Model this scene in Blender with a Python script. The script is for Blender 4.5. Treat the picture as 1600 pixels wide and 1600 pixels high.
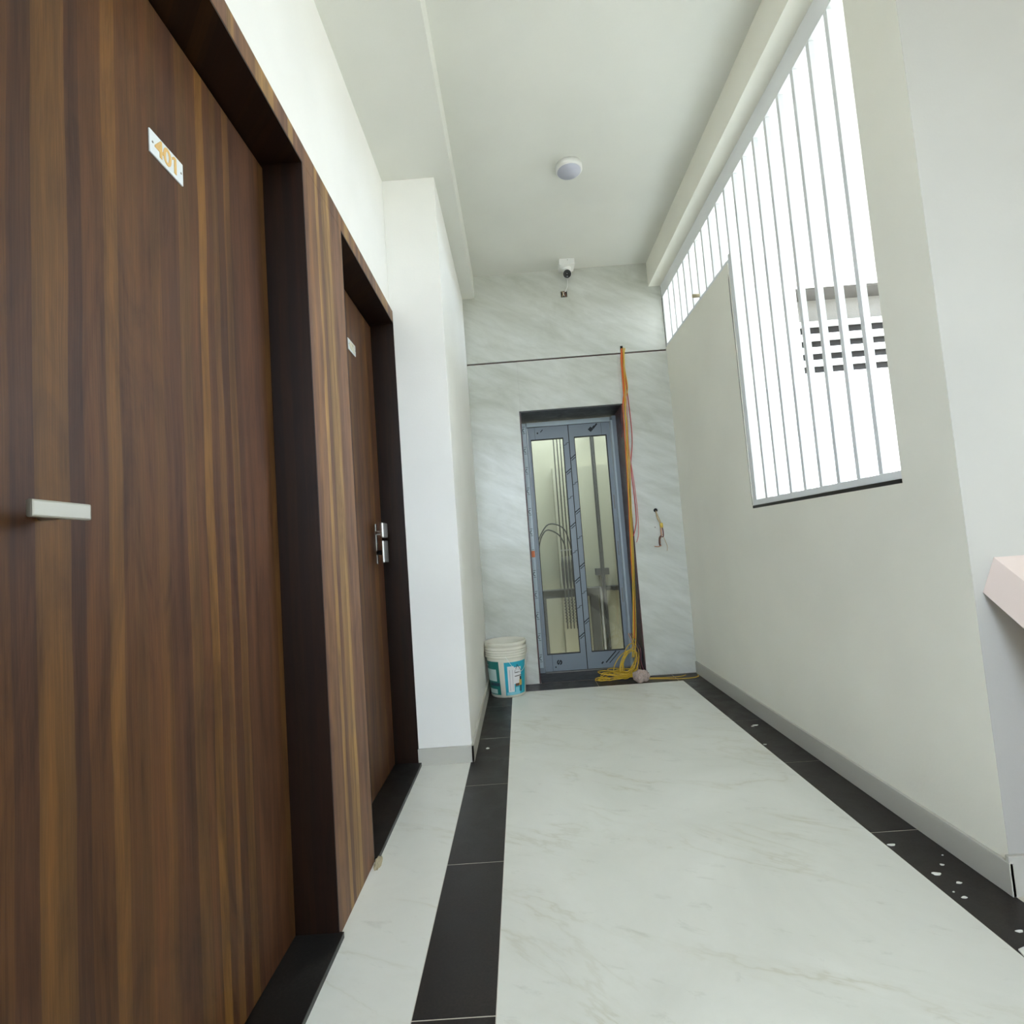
import bpy, bmesh, math, random
from mathutils import Vector, Matrix, noise
random.seed(7)
S = bpy.context.scene
C = S.collection
for o in list(bpy.data.objects):
    bpy.data.objects.remove(o)

# ------------------------------------------------------------------ camera
CAM = (0.0, 0.0, 1.0714)
R_ = Vector((0.9971741, 0.0151390, -0.0735837))
U_ = Vector((0.0744447, -0.0676226, 0.9949297))
F_ = Vector((-0.0100864, 0.9975961, 0.0685585))
cd = bpy.data.cameras.new('camera')
cam = bpy.data.objects.new('camera', cd)
C.objects.link(cam)
m = Matrix((R_, U_, -F_)).transposed().to_4x4()
m.translation = CAM
cam.matrix_world = m
cd.sensor_width = 36.0
cd.lens = 36.0 * 832.557 / 1600.0
cd.clip_start = 0.02
cd.clip_end = 200
S.camera = cam

# ------------------------------------------------------------------ world (bright hazy overcast sky) and exposure
w = bpy.data.worlds.new('sky')
S.world = w
w.use_nodes = True
wn = w.node_tree
bg = wn.nodes['Background']
SKY = (0.73, 0.85, 1.0)
GROUND = (0.24, 0.24, 0.215)
tc = wn.nodes.new('ShaderNodeTexCoord')
sx = wn.nodes.new('ShaderNodeSeparateXYZ')
cr = wn.nodes.new('ShaderNodeValToRGB')
wn.links.new(tc.outputs['Generated'], sx.inputs[0])
mr = wn.nodes.new('ShaderNodeMapRange')
mr.inputs['From Min'].default_value = -0.25
mr.inputs['From Max'].default_value = 0.25
wn.links.new(sx.outputs['Z'], mr.inputs['Value'])
wn.links.new(mr.outputs[0], cr.inputs['Fac'])
cr.color_ramp.elements[0].position = 0.35
cr.color_ramp.elements[0].color = (*GROUND, 1)
cr.color_ramp.elements[1].position = 0.6
cr.color_ramp.elements[1].color = (*SKY, 1)
wn.links.new(cr.outputs['Color'], bg.inputs['Color'])
bg.inputs['Strength'].default_value = 7.0
S.view_settings.view_transform = 'Standard'
S.view_settings.look = 'None'
S.view_settings.gamma = 1
S.view_settings.exposure = 1.82
S.view_settings.use_curve_mapping = False
S.cycles.max_bounces = 12
S.cycles.diffuse_bounces = 8
S.cycles.transparent_max_bounces = 12

# ------------------------------------------------------------------ dimensions (metres)
XL = -0.612      # upper left wall
XW = -0.597      # timber surround face
XD = -0.721      # door face
XP = -0.324      # pillar side / far left wall
YP = 2.812       # pillar front
XR = 1.311       # right wall
YE = 1.588       # end of right wall
YB = 4.268       # back wall
HC = 3.338       # ceiling
HB = 3.150       # beam underside
ZW = 2.405       # timber top
ZO = 2.334       # door opening top
HR = 3.135       # right beam underside
YK = -2.4        # behind the camera
YF = 4.60        # lift door plane

# ------------------------------------------------------------------ materials
def mat(name, col=(0.8, 0.8, 0.8), rough=0.5, metal=0.0, spec=0.5):
    m = bpy.data.materials.new(name)
    m.use_nodes = True
    b = m.node_tree.nodes['Principled BSDF']
    b.inputs['Base Color'].default_value = (*col, 1)
    b.inputs['Roughness'].default_value = rough
    b.inputs['Metallic'].default_value = metal
    b.inputs['Specular IOR Level'].default_value = spec
    return m

class N:
    """small node helper"""
    def __init__(s, m):
        s.t = m.node_tree
        s.b = s.t.nodes['Principled BSDF']
    def n(s, typ, **kw):
        x = s.t.nodes.new(typ)
        for k, v in kw.items():
            setattr(x, k, v)
        return x
    def l(s, a, b):
        s.t.links.new(a, b)
    def pos(s, scale=(1, 1, 1), rot=(0, 0, 0), loc=(0, 0, 0)):
        g = s.n('ShaderNodeNewGeometry')
        m1 = s.n('ShaderNodeMapping')
        m1.inputs['Rotation'].default_value = rot
        mp = s.n('ShaderNodeMapping')
        mp.inputs['Scale'].default_value = scale
        mp.inputs['Location'].default_value = loc
        s.l(g.outputs['Position'], m1.inputs['Vector'])
        s.l(m1.outputs['Vector'], mp.inputs['Vector'])
        return mp.outputs['Vector']
    def noise(s, vec, scale, detail=4, rough=0.5, dist=0.0):
        x = s.n('ShaderNodeTexNoise')
        x.inputs['Scale'].default_value = scale
        x.inputs['Detail'].default_value = detail
        x.inputs['Roughness'].default_value = rough
        x.inputs['Distortion'].default_value = dist
        if vec is not None:
            s.l(vec, x.inputs['Vector'])
        return x.outputs['Fac']
    def ramp(s, fac, stops, interp='LINEAR'):
        x = s.n('ShaderNodeValToRGB')
        x.color_ramp.interpolation = interp
        e = x.color_ramp.elements
        while len(e) < len(stops):
            e.new(0.5)
        for i, (p, c) in enumerate(stops):
            e[i].position = p
            e[i].color = (*c, 1) if len(c) == 3 else c
        s.l(fac, x.inputs['Fac'])
        return x.outputs['Color']
    def mix(s, a, b, fac, mode='MIX'):
        x = s.n('ShaderNodeMix', data_type='RGBA', blend_type=mode)
        if isinstance(fac, (int, float)):
            x.inputs['Factor'].default_value = fac
        else:
            s.l(fac, x.inputs['Factor'])
        for k, v in (('A', a), ('B', b)):
            i = [q for q in x.inputs if q.name == k and q.type == 'RGBA'][0]
            if isinstance(v, tuple):
                i.default_value = (*v, 1)
            else:
                s.l(v, i)
        return [q for q in x.outputs if q.type == 'RGBA'][0]
    def math(s, op, a, b=None):
        x = s.n('ShaderNodeMath', operation=op)
        for i, v in enumerate((a, b)):
            if v is None:
                continue
            if isinstance(v, (int, float)):
                x.inputs[i].default_value = v
            else:
                s.l(v, x.inputs[i])
        return x.outputs[0]
    def color(s, c):
        s.l(c, s.b.inputs['Base Color'])
    def bump(s, h, strength=0.1, dist=0.01):
        x = s.n('ShaderNodeBump')
        x.inputs['Strength'].default_value = strength
        x.inputs['Distance'].default_value = dist
        s.l(h, x.inputs['Height'])
        s.l(x.outputs['Normal'], s.b.inputs['Normal'])

def plaster(name, col, bump=0.15):
    m = mat(name, col, 0.75, spec=0.2)
    n = N(m)
    f = n.noise(n.pos(), 2.2, 3)
    n.color(n.ramp(f, [(0.3, tuple(c * 0.965 for c in col)), (0.7, tuple(min(1, c * 1.02) for c in col))]))
    n.bump(n.noise(n.pos(), 90, 3), bump, 0.002)
    return m

def wood(name, tint=1.0, seed=0.0, accent=(0.175, 0.108, 0.036)):
    m = mat(name, (0.2, 0.12, 0.07), 0.5, spec=0.26)
    n = N(m)
    g = n.n('ShaderNodeNewGeometry')
    sp = n.n('ShaderNodeSeparateXYZ')
    n.l(g.outputs['Position'], sp.inputs[0])
    across = n.math('ADD', sp.outputs['Y'], sp.outputs['X'])
    wob = n.math('MULTIPLY', n.math('SUBTRACT', n.noise(n.pos((3, 3, 0.9)), 1.6, 2), 0.5), 0.03)
    s0 = n.math('ADD', n.math('ADD', across, seed), wob)
    def vec(sx, sz):
        c = n.n('ShaderNodeCombineXYZ')
        n.l(n.math('MULTIPLY', s0, sx), c.inputs[0])
        n.l(n.math('MULTIPLY', sp.outputs['Z'], sz), c.inputs[2])
        return c.outputs[0]
    # laminate strips of varying width, each with its own tone
    v = n.n('ShaderNodeTexVoronoi', voronoi_dimensions='1D')
    v.inputs['Scale'].default_value = 30
    v.inputs['Randomness'].default_value = 1
    n.l(s0, v.inputs['W'])
    sr = n.n('ShaderNodeSeparateColor')
    n.l(v.outputs['Color'], sr.inputs[0])
    base = n.ramp(sr.outputs[0], [(0.0, (0.058, 0.031, 0.024)), (0.3, (0.074, 0.040, 0.030)), (0.55, (0.086, 0.046, 0.027)),
                                  (0.8, (0.098, 0.060, 0.032)), (0.92, (0.120, 0.072, 0.034)), (1.0, accent)])
    st = n.noise(vec(38, 0.8), 1.0, 5, 0.6, 0.3)
    c = n.mix(base, n.ramp(st, [(0.28, (0.62, 0.60, 0.60)), (0.5, (0.97, 0.97, 0.97)), (0.72, (1.28, 1.22, 1.1))]), 1.0, 'MULTIPLY')
    sw = n.noise(vec(11, 1.6), 1.0, 5, 0.6, 2.2)
    c = n.mix(c, n.ramp(sw, [(0.3, (0.60, 0.55, 0.58)), (0.5, (1.0, 0.97, 0.95)), (0.68, (1.22, 1.16, 1.04))]), 0.9, 'MULTIPLY')
    fine = n.noise(vec(420, 9), 1.0, 2, 0.5)
    c = n.mix(c, n.ramp(fine, [(0.35, (0.80, 0.80, 0.80)), (0.6, (1.1, 1.1, 1.1))]), 0.7, 'MULTIPLY')
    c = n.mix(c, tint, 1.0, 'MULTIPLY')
    n.color(c)
    n.bump(fine, 0.12, 0.001)
    return m

def granite(name, base=(0.028, 0.027, 0.026)):
    m = mat(name, base, 0.38, spec=0.5)
    n = N(m)
    f = n.noise(n.pos(), 9, 8, 0.65, 0.6)
    f2 = n.noise(n.pos(), 140, 4, 0.7)
    c = n.ramp(f, [(0.3, tuple(b * 0.55 for b in base)), (0.55, base), (0.75, tuple(b * 1.9 for b in base))])
    c = n.mix(c, n.ramp(f2, [(0.4, (0.7, 0.7, 0.7)), (0.66, (1.9, 1.8, 1.7))]), 0.8, 'MULTIPLY')
    n.color(c)
    n.l(n.ramp(f, [(0.3, (0.3, 0.3, 0.3)), (0.8, (0.55, 0.55, 0.55))]), n.b.inputs['Roughness'])
    return m

def marble_floor():
    m = mat('pale_marble', (0.62, 0.63, 0.58), 0.28, spec=0.45)
    n = N(m)
    p = n.pos((1, 1, 1), (0, 0, 0.5))
    cloud = n.noise(p, 1.7, 6, 0.6, 0.8)
    c = n.ramp(cloud, [(0.3, (0.73, 0.73, 0.67)), (0.7, (0.83, 0.83, 0.775))])
    # long thin ochre veins running diagonally
    pv = n.pos((0.8, 2.6, 1), (0, 0, 0.55), (0.3, 0.7, 0))
    vn = n.noise(pv, 1.1, 6, 0.62, 0.5)
    d = n.math('ABSOLUTE', n.math('SUBTRACT', vn, 0.5))
    vein = n.ramp(d, [(0.0, (1, 1, 1)), (0.014, (0.25, 0.25, 0.25)), (0.05, (0, 0, 0))])
    brk = n.ramp(n.noise(n.pos(), 2.3, 3), [(0.42, (0, 0, 0)), (0.62, (1, 1, 1))])
    vm = n.mix(vein, brk, 1.0, 'MULTIPLY')
    vm2 = n.math('MULTIPLY', vm, 0.42)
    c = n.mix(c, (0.50, 0.465, 0.33), vm2)
    # small grey smudges
    sm = n.noise(n.pos((1.2, 3.4, 1), (0, 0, 0.4)), 5.5, 5, 0.7, 0.4)
    c = n.mix(c, n.ramp(sm, [(0.27, (0.84, 0.84, 0.82)), (0.40, (1, 1, 1))]), 0.9, 'MULTIPLY')
    n.color(c)
    return m

def marble_wall():
    m = mat('grey_brushed_marble', (0.45, 0.46, 0.42), 0.3, spec=0.45)
    n = N(m)
    p = n.pos((1.0, 1, 2.7), (0, -0.42, 0))
    a = n.noise(p, 1.5, 7, 0.62, 0.7)
    c = n.ramp(a, [(0.28, (0.43, 0.44, 0.38)), (0.46, (0.54, 0.55, 0.50)), (0.62, (0.60, 0.61, 0.57)), (0.8, (0.69, 0.70, 0.665))])
    b = n.noise(n.pos((1.0, 1, 6), (0, -0.5, 0), (3, 0, 1)), 3.0, 6, 0.7, 0.5)
    c = n.mix(c, n.ramp(b, [(0.3, (0.88, 0.88, 0.87)), (0.6, (1.04, 1.04, 1.04))]), 0.8, 'MULTIPLY')
    n.color(c)
    return m

M = {}
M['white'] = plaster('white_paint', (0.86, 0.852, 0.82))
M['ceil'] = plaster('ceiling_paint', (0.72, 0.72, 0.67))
M['offwhite'] = plaster('off_white_paint', (0.86, 0.845, 0.76))
M['stair_shaded'] = plaster('off_white_paint_shaded', (0.475, 0.465, 0.435))  # same off-white paint, dimmer light on the stair wall put into its colour
M['outer'] = plaster('outer_white_paint', (0.88, 0.88, 0.88))
M['wood'] = wood('walnut_laminate', (1.12, 0.88, 0.56))
M['wood_lit'] = wood('walnut_laminate_lit', (2.5, 2.5, 2.15), 8.37, (0.125, 0.080, 0.042))  # same laminate, brightness of the grazing reflection put into the tint
M['wood_shaded'] = wood('walnut_laminate_shaded', (0.16, 0.10, 0.05), 2.1)  # same laminate, shade inside the door recess put into the tint
M['black'] = granite('black_granite', (0.010, 0.0095, 0.009))
M['black2'] = granite('brown_black_granite', (0.013, 0.010, 0.0095))
M['marble'] = marble_floor()
M['mwall'] = marble_wall()
M['grout'] = mat('grout', (0.62, 0.58, 0.50), 0.9)
M['skirt'] = plaster('grey_skirting', (0.52, 0.51, 0.46))
M['metalw'] = mat('white_enamel', (0.80, 0.82, 0.84), 0.35)
M['pvc'] = mat('white_plastic', (0.82, 0.82, 0.80), 0.4)
M['diff'] = mat('lilac_diffuser', (0.52, 0.53, 0.62), 0.5)
M['steel'] = mat('brushed_nickel', (0.40, 0.385, 0.33), 0.45, 0.6)
M['chrome'] = mat('satin_chrome', (0.75, 0.75, 0.74), 0.22, 0.9)
M['film'] = mat('blue_grey_film', (0.22, 0.26, 0.30), 0.42)
M['film2'] = mat('pale_blue_film', (0.46, 0.54, 0.58), 0.38)
M['ink'] = mat('black_ink', (0.010, 0.014, 0.018), 0.6)
M['gasket'] = mat('black_gasket', (0.012, 0.012, 0.012), 0.7)
M['blackpl'] = mat('black_plastic', (0.012, 0.012, 0.014), 0.25)
M['dark'] = mat('dark_void', (0.02, 0.018, 0.016), 0.9)
M['maroon'] = granite('maroon_granite_edge', (0.050, 0.018, 0.018))
M['shaft'] = plaster('raw_shaft_plaster', (0.27, 0.25, 0.185), 0.5)
M['iron'] = mat('dark_iron', (0.030, 0.027, 0.023), 0.8, 0.0)
M['iron2'] = mat('grey_rail_steel', (0.20, 0.19, 0.18), 0.45, 0.5)
M['concrete'] = plaster('raw_concrete', (0.10, 0.094, 0.086), 0.6)
M['concrete2'] = plaster('pale_concrete', (0.24, 0.23, 0.21), 0.6)
M['orange'] = mat('orange_wire', (0.75, 0.17, 0.03), 0.4)
M['yellow'] = mat('yellow_wire', (0.62, 0.40, 0.03), 0.4)
M['red'] = mat('red_wire', (0.50, 0.05, 0.05), 0.4)
M['redd'] = mat('dark_red_wire', (0.12, 0.025, 0.03), 0.5)
M['pinkw'] = mat('pink_wire', (0.62, 0.24, 0.22), 0.4)
M['brownw'] = mat('brown_wire', (0.16, 0.08, 0.05), 0.6)
M['copper'] = mat('copper_ends', (0.55, 0.30, 0.20), 0.5, 0.3)
M['beigew'] = mat('beige_wire', (0.48, 0.36, 0.20), 0.5)
M['tape'] = mat('yellow_tape', (0.70, 0.50, 0.08), 0.5)
M['plate'] = mat('plate_white', (0.78, 0.82, 0.84), 0.25)
M['gold'] = mat('gold_digits', (0.72, 0.46, 0.16), 0.4)
M['goldp'] = mat('pale_digits', (0.62, 0.58, 0.44), 0.4)
M['pail'] = mat('pail_plastic', (0.74, 0.71, 0.60), 0.45)
M['teal'] = mat('dark_teal_print', (0.010, 0.16, 0.14), 0.4)
M['navy'] = mat('dark_blue_print', (0.015, 0.045, 0.07), 0.4)
M['cyan'] = mat('cyan_print', (0.02, 0.36, 0.48), 0.4)
M['lcyan'] = mat('light_cyan_print', (0.22, 0.56, 0.66), 0.4)
M['lmint'] = mat('pale_mint_print', (0.50, 0.62, 0.58), 0.5)
M['lwhite'] = mat('label_white', (0.75, 0.74, 0.74), 0.45)
M['lpink'] = mat('faded_stripe', (0.60, 0.58, 0.60), 0.5)
M['brown'] = mat('brown_print', (0.16, 0.07, 0.04), 0.5)
M['dbrown'] = mat('dark_brown_print', (0.035, 0.018, 0.014), 0.5)
M['skinp'] = mat('ochre_print', (0.55, 0.36, 0.10), 0.5)
M['chip'] = mat('paint_drop_white', (0.85, 0.85, 0.82), 0.5)
M['coping'] = plaster('white_marble_warm_reflection', (0.74, 0.62, 0.57), 0.05)  # white marble with a warm reflection mixed into the base colour
M['putty'] = mat('ochre_putty', (0.42, 0.36, 0.24), 0.8)
M['crack'] = mat('grey_crack', (0.26, 0.25, 0.23), 0.9)
M['lens'] = mat('camera_glass', (0.004, 0.004, 0.006), 0.05)
M['led'] = mat('pale_led', (0.4, 0.4, 0.42), 0.3)

def glass_mat():
    m = bpy.data.materials.new('clear_glass')
    m.use_nodes = True
    t = m.node_tree
    t.nodes.clear()
    o = t.nodes.new('ShaderNodeOutputMaterial')
    mx = t.nodes.new('ShaderNodeMixShader')
    tr = t.nodes.new('ShaderNodeBsdfTransparent')
    tr.inputs['Color'].default_value = (0.93, 0.96, 0.92, 1)
    gl = t.nodes.new('ShaderNodeBsdfGlossy')
    gl.inputs['Roughness'].default_value = 0.03
    fr = t.nodes.new('ShaderNodeFresnel')
    fr.inputs['IOR'].default_value = 1.5
    t.links.new(fr.outputs[0], mx.inputs[0])
    t.links.new(tr.outputs[0], mx.inputs[1])
    t.links.new(gl.outputs[0], mx.inputs[2])
    t.links.new(mx.outputs[0], o.inputs[0])
    return m
M['glass'] = glass_mat()
def wrap_mat():
    m = mat('crumpled_clear_plastic', (0.72, 0.58, 0.53), 0.22)
    b = m.node_tree.nodes['Principled BSDF']
    b.inputs['Transmission Weight'].default_value = 0.45
    n = N(m)
    n.bump(n.noise(n.pos(), 60, 3, 0.6, 1.0), 0.8, 0.01)
    return m
M['wrap'] = wrap_mat()

# ------------------------------------------------------------------ builders
class MB:
    def __init__(s):
        s.bm = bmesh.new()
    def box(s, x0, x1, y0, y1, z0, z1, bev=0.0):
        b = bmesh.new()
        r = bmesh.ops.create_cube(b, size=1)
        for v in r['verts']:
            v.co = Vector(((x0 + x1) / 2 + v.co.x * (x1 - x0), (y0 + y1) / 2 + v.co.y * (y1 - y0), (z0 + z1) / 2 + v.co.z * (z1 - z0)))
        if bev:
            bmesh.ops.bevel(b, geom=b.edges[:], offset=bev, segments=2, profile=0.6, affect='EDGES')
        s._add(b)
        return s
    def _add(s, b):
        me = bpy.data.meshes.new('t')
        b.to_mesh(me)
        b.free()
        s.bm.from_mesh(me)
        bpy.data.meshes.remove(me)
    def prism(s, pts, axis, a, c, bev=0.0):
        """polygon pts (two coords) extruded along axis 0/1/2 from a to c"""
        b = bmesh.new()
        def mk(p, q):
            l = list(p)
            l.insert(axis, q)
            return b.verts.new(l)
        v0 = [mk(p, a) for p in pts]
        v1 = [mk(p, c) for p in pts]
        b.faces.new(v0)
        b.faces.new(v1)
        k = len(pts)
        for i in range(k):
            b.faces.new((v0[i], v0[(i + 1) % k], v1[(i + 1) % k], v1[i]))
        bmesh.ops.recalc_face_normals(b, faces=b.faces[:])
        if bev:
            bmesh.ops.bevel(b, geom=b.edges[:], offset=bev, segments=2, profile=0.6, affect='EDGES')
        s._add(b)
        return s
    def tube(s, pts, r, seg=8, cap=True):
        b = bmesh.new()
        P = [Vector(p) for p in pts]
        rings = []
        rr = r if isinstance(r, (list, tuple)) else [r] * len(P)
        prev = None
        for i, p in enumerate(P):
            d = (P[min(i + 1, len(P) - 1)] - P[max(i - 1, 0)])
            if d.length < 1e-9:
                d = Vector((0, 0, 1))
            d.normalize()
            if prev is None:
                a = d.orthogonal().normalized()
            else:
                a = (prev - d * prev.dot(d))
                a = a.normalized() if a.length > 1e-6 else d.orthogonal().normalized()
            prev = a
            c = d.cross(a)
            rings.append([b.verts.new(p + (a * math.cos(t) + c * math.sin(t)) * rr[i]) for t in [2 * math.pi * k / seg for k in range(seg)]])
        for i in range(len(rings) - 1):
            for k in range(seg):
                f = b.faces.new((rings[i][k], rings[i][(k + 1) % seg], rings[i + 1][(k + 1) % seg], rings[i + 1][k]))
                f.smooth = True
        if cap:
            b.faces.new(rings[0][::-1])
            b.faces.new(rings[-1])
        bmesh.ops.recalc_face_normals(b, faces=b.faces[:])
        s._add(b)
        return s
    def lathe(s, prof, c=(0, 0, 0), axis=2, seg=40, smooth=True):
        b = bmesh.new()
        rings = []
        for (r, h) in prof:
            ring = []
            for k in range(seg):
                t = 2 * math.pi * k / seg
                x, y = r * math.cos(t), r * math.sin(t)
                p = (x, y, h) if axis == 2 else ((x, h, y) if axis == 1 else (h, x, y))
                ring.append(b.verts.new(Vector(p) + Vector(c)))
            rings.append(ring)
        for i in range(len(rings) - 1):
            for k in range(seg):
                f = b.faces.new((rings[i][k], rings[i][(k + 1) % seg], rings[i + 1][(k + 1) % seg], rings[i + 1][k]))
                f.smooth = smooth
        if prof[0][0] > 1e-4:
            b.faces.new(rings[0][::-1])
        if prof[-1][0] > 1e-4:
            b.faces.new(rings[-1])
        bmesh.ops.remove_doubles(b, verts=b.verts[:], dist=1e-6)
        bmesh.ops.recalc_face_normals(b, faces=b.faces[:])
        s._add(b)
        return s
    def patch(s, cx, cy, r, t0, t1, z0, z1, th=0.0006, n=10):
        """thin curved label on a cylinder; angles in radians"""
        b = bmesh.new()
        cols = []
        for k in range(n + 1):
            t = t0 + (t1 - t0) * k / n
            c, si = math.cos(t), math.sin(t)
            cols.append([b.verts.new((cx + rr * c, cy + rr * si, z)) for rr, z in ((r(z0) , z0), (r(z0) + th, z0), (r(z1) + th, z1), (r(z1), z1))])
        for k in range(n):
            for j in range(4):
                b.faces.new((cols[k][j], cols[k][(j + 1) % 4], cols[k + 1][(j + 1) % 4], cols[k + 1][j]))
        b.faces.new(cols[0])
        b.faces.new(cols[-1])
        bmesh.ops.recalc_face_normals(b, faces=b.faces[:])
        s._add(b)
        return s
    def build(s, name, material, parent=None, origin=None):
        me = bpy.data.meshes.new(name)
        vs = s.bm.verts
        if parent is not None:
            org = world_of(parent)
            o_l = Vector((0, 0, 0))
        else:
            if origin is None:
                xs = [v.co.x for v in vs]; ys = [v.co.y for v in vs]; zs = [v.co.z for v in vs]
                org = Vector(((min(xs) + max(xs)) / 2, (min(ys) + max(ys)) / 2, min(zs)))
            else:
                org = Vector(origin)
            o_l = org
        bmesh.ops.translate(s.bm, verts=vs[:], vec=-org)
        s.bm.to_mesh(me)
        s.bm.free()
        me.materials.append(M[material] if isinstance(material, str) else material)
        o = bpy.data.objects.new(name, me)
        C.objects.link(o)
        o.location = o_l
        if parent is not None:
            o.parent = parent
        return o

def world_of(o):
    v = Vector(o.location)
    while o.parent is not None:
        o = o.parent
        v += Vector(o.location)
    return v

def tag(o, label=None, cat=None, group=None, kind=None):
    if label: o['label'] = label
    if cat: o['category'] = cat
    if group: o['group'] = group
    if kind: o['kind'] = kind
    return o

def empty(name, loc, label=None, cat=None, group=None, kind=None):
    o = bpy.data.objects.new(name, None)
    C.objects.link(o)
    o.location = loc
    o.empty_display_size = 0.05
    return tag(o, label, cat, group, kind)

def box(name, material, x0, x1, y0, y1, z0, z1, parent=None, bev=0.0):
    return MB().box(x0, x1, y0, y1, z0, z1, bev).build(name, material, parent)

def struct(o, label, cat):
    return tag(o, label, cat, kind='structure')

def text_mesh(txt, size, th, bold=0.0):
    cu = bpy.data.curves.new('txt', 'FONT')
    cu.body = txt
    cu.size = size
    cu.extrude = th
    cu.offset = bold
    cu.align_x = 'CENTER'
    cu.align_y = 'CENTER'
    ob = bpy.data.objects.new('txt', cu)
    C.objects.link(ob)
    bpy.context.view_layer.update()
    me = bpy.data.meshes.new_from_object(ob.evaluated_get(bpy.context.evaluated_depsgraph_get()))
    bpy.data.objects.remove(ob)
    bpy.data.curves.remove(cu)
    return me

def smooth_path(pts, k=6):
    """Catmull-Rom through points"""
    P = [Vector(p) for p in pts]
    out = []
    for i in range(len(P) - 1):
        p0, p1, p2, p3 = P[max(i - 1, 0)], P[i], P[i + 1], P[min(i + 2, len(P) - 1)]
        for j in range(k):
            t = j / k
            out.append(0.5 * ((2 * p1) + (p2 - p0) * t + (2 * p0 - 5 * p1 + 4 * p2 - p3) * t * t + (3 * p1 - p0 - 3 * p2 + p3) * t ** 3))
    out.append(P[-1])
    return out

# ================================================================== SETTING
# ---- floor: a screed with slabs and border tiles bedded in it
fl = empty('floor', (0.3, 1.0, 0), 'corridor floor of pale marble with black granite border strips', 'floor', kind='structure')
box('screed', 'grout', -0.612, 1.44, YK, 4.75, -0.12, -0.0008, fl)
XS1, XS2, XR1 = -0.334, -0.135, 1.138
g = 0.0017
def tile(name, mt, x0, x1, y0, y1, top=0.0):
    return box(name, mt, x0 + g, x1 - g, y0 + g, y1 - g, -0.012, top, fl, 0.0006)
# centre and left marble slabs
tag(tile('marble_slab', 'marble', XS2 - g, XR1 + g, YK, 4.07), 'wide pale veined centre slab')
tag(tile('marble_slab', 'marble', XW - 0.012, XS1 + g, YK, YP + 0.01), 'narrow pale veined slab beside the doors')
# black border tiles, left then right then the row before the lift
JL = [4.07, 3.742, 3.129, 2.529, 1.917, 1.307, 0.70, 0.10, -0.5, -1.1, -1.7, YK]
for a, b in zip(JL[:-1], JL[1:]):
    tile('border_tile', 'black2', XS1, XS2, b, a)
JR = [4.07, 3.767, 3.131, 2.541, 1.938, 1.33, 0.73, 0.13, -0.47, -1.07, -1.67, YK]
for a, b in zip(JR[:-1], JR[1:]):
    tile('border_tile', 'black2', XR1, XR + (0.0 if a > YE + .2 else 0.13), b, a)
XF = [XS1, -0.09, 0.51, 1.11, XR]
for a, b in zip(XF[:-1], XF[1:]):
    tile('border_tile', 'black2', a, b, 4.07, YB + 0.003)
tile('threshold_slab', 'black2', 0.088, 0.902, YB + 0.004, YF + 0.12, 0.004)
for i, (x, y, a, bb) in enumerate([(1.156, 1.858, .012, .007), (1.18, 1.698, .012, .008), (1.229, 1.739, .006, .004), (1.21, 1.652, .008, .004),
                     (1.175, 1.59, .008, .004), (1.268, 1.786, .003, .002), (1.203, 1.454, .009, .005), (1.225, 3.042, .014, .008),
                     (1.152, 2.767, .008, .006), (-0.257, 2.978, .009, .009), (1.205, 3.03, .008, .005), (1.165, 1.615, .003, .002)]):
    pts = [(x + a * (1 + .25 * math.sin(3 * t + i)) * math.cos(t), y + bb * (1 + .2 * math.cos(2 * t + i)) * math.sin(t)) for t in [k * math.pi / 7 for k in range(14)]]
    MB().prism(pts, 2, 0.0001, 0.0016).build('paint_drop', 'chip', fl)

# ---- ceiling
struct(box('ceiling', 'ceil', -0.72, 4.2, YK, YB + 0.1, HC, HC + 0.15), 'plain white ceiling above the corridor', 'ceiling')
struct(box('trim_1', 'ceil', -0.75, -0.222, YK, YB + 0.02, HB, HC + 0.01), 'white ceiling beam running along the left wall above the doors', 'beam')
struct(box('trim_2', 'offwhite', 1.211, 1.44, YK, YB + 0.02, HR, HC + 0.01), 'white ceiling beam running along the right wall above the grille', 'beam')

# ---- left wall
lw = empty('wall_left', (XL, 1.5, 0), 'white plastered left wall around and above the timber doors', 'wall', kind='structure')
box('upper_wall', 'white', XL - 0.15, XL, YK, YP + 0.02, ZW - 0.05, HB + 0.02, lw)
box('near_wall', 'white', XL - 0.15, XL, YK, 0.50, 0, ZW - 0.04, lw)
pl = empty('wall_pillar', (-0.45, YP, 0), 'white pillar and wall stepping out beyond the second timber door', 'wall', kind='structure')
box('pillar', 'white', -0.78, XP, YP, YB + 0.02, 0, HB + 0.02, pl)
struct(MB().box(-0.60, XP + 0.012, YP - 0.012, YP, 0, 0.083, 0.002).box(XP - .002, XP + 0.012, YP - 0.012, YB - 0.001, 0, 0.083, 0.002).build('baseboard_left', 'skirt'),
       'low grey skirting around the foot of the white pillar', 'skirting')

# ---- right wall with the tall grille opening
rw = MB()
T = 0.12
rw.box(XR, XR + T, YE, YB + .02, 0, 1.196)
rw.box(XR, XR + T, 2.982, YB + .02, 1.196, 2.615)
rw.box(XR, XR + T, YE, 1.818, 1.196, HR + .01)
struct(rw.build('wall_right', 'offwhite'), 'off-white right wall with a tall barred opening cut into it', 'wall')
struct(box('trim_3', 'black', XR - 0.001, XR + T - .01, 1.828, 2.982, 1.1965, 1.211, bev=0.002), 'thin black granite sill under the white grille', 'sill')
bbm = MB().box(XR - 0.012, XR, YE - 0.012, YB - 0.012, 0, 0.092, 0.002)
bbm.box(XR - 0.011, XR + 0.12, YE - 0.012, YE, 0, 0.110, 0.002)
struct(bbm.build('baseboard_right', 'skirt'), 'grey skirting along the foot of the right wall', 'skirting')
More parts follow.
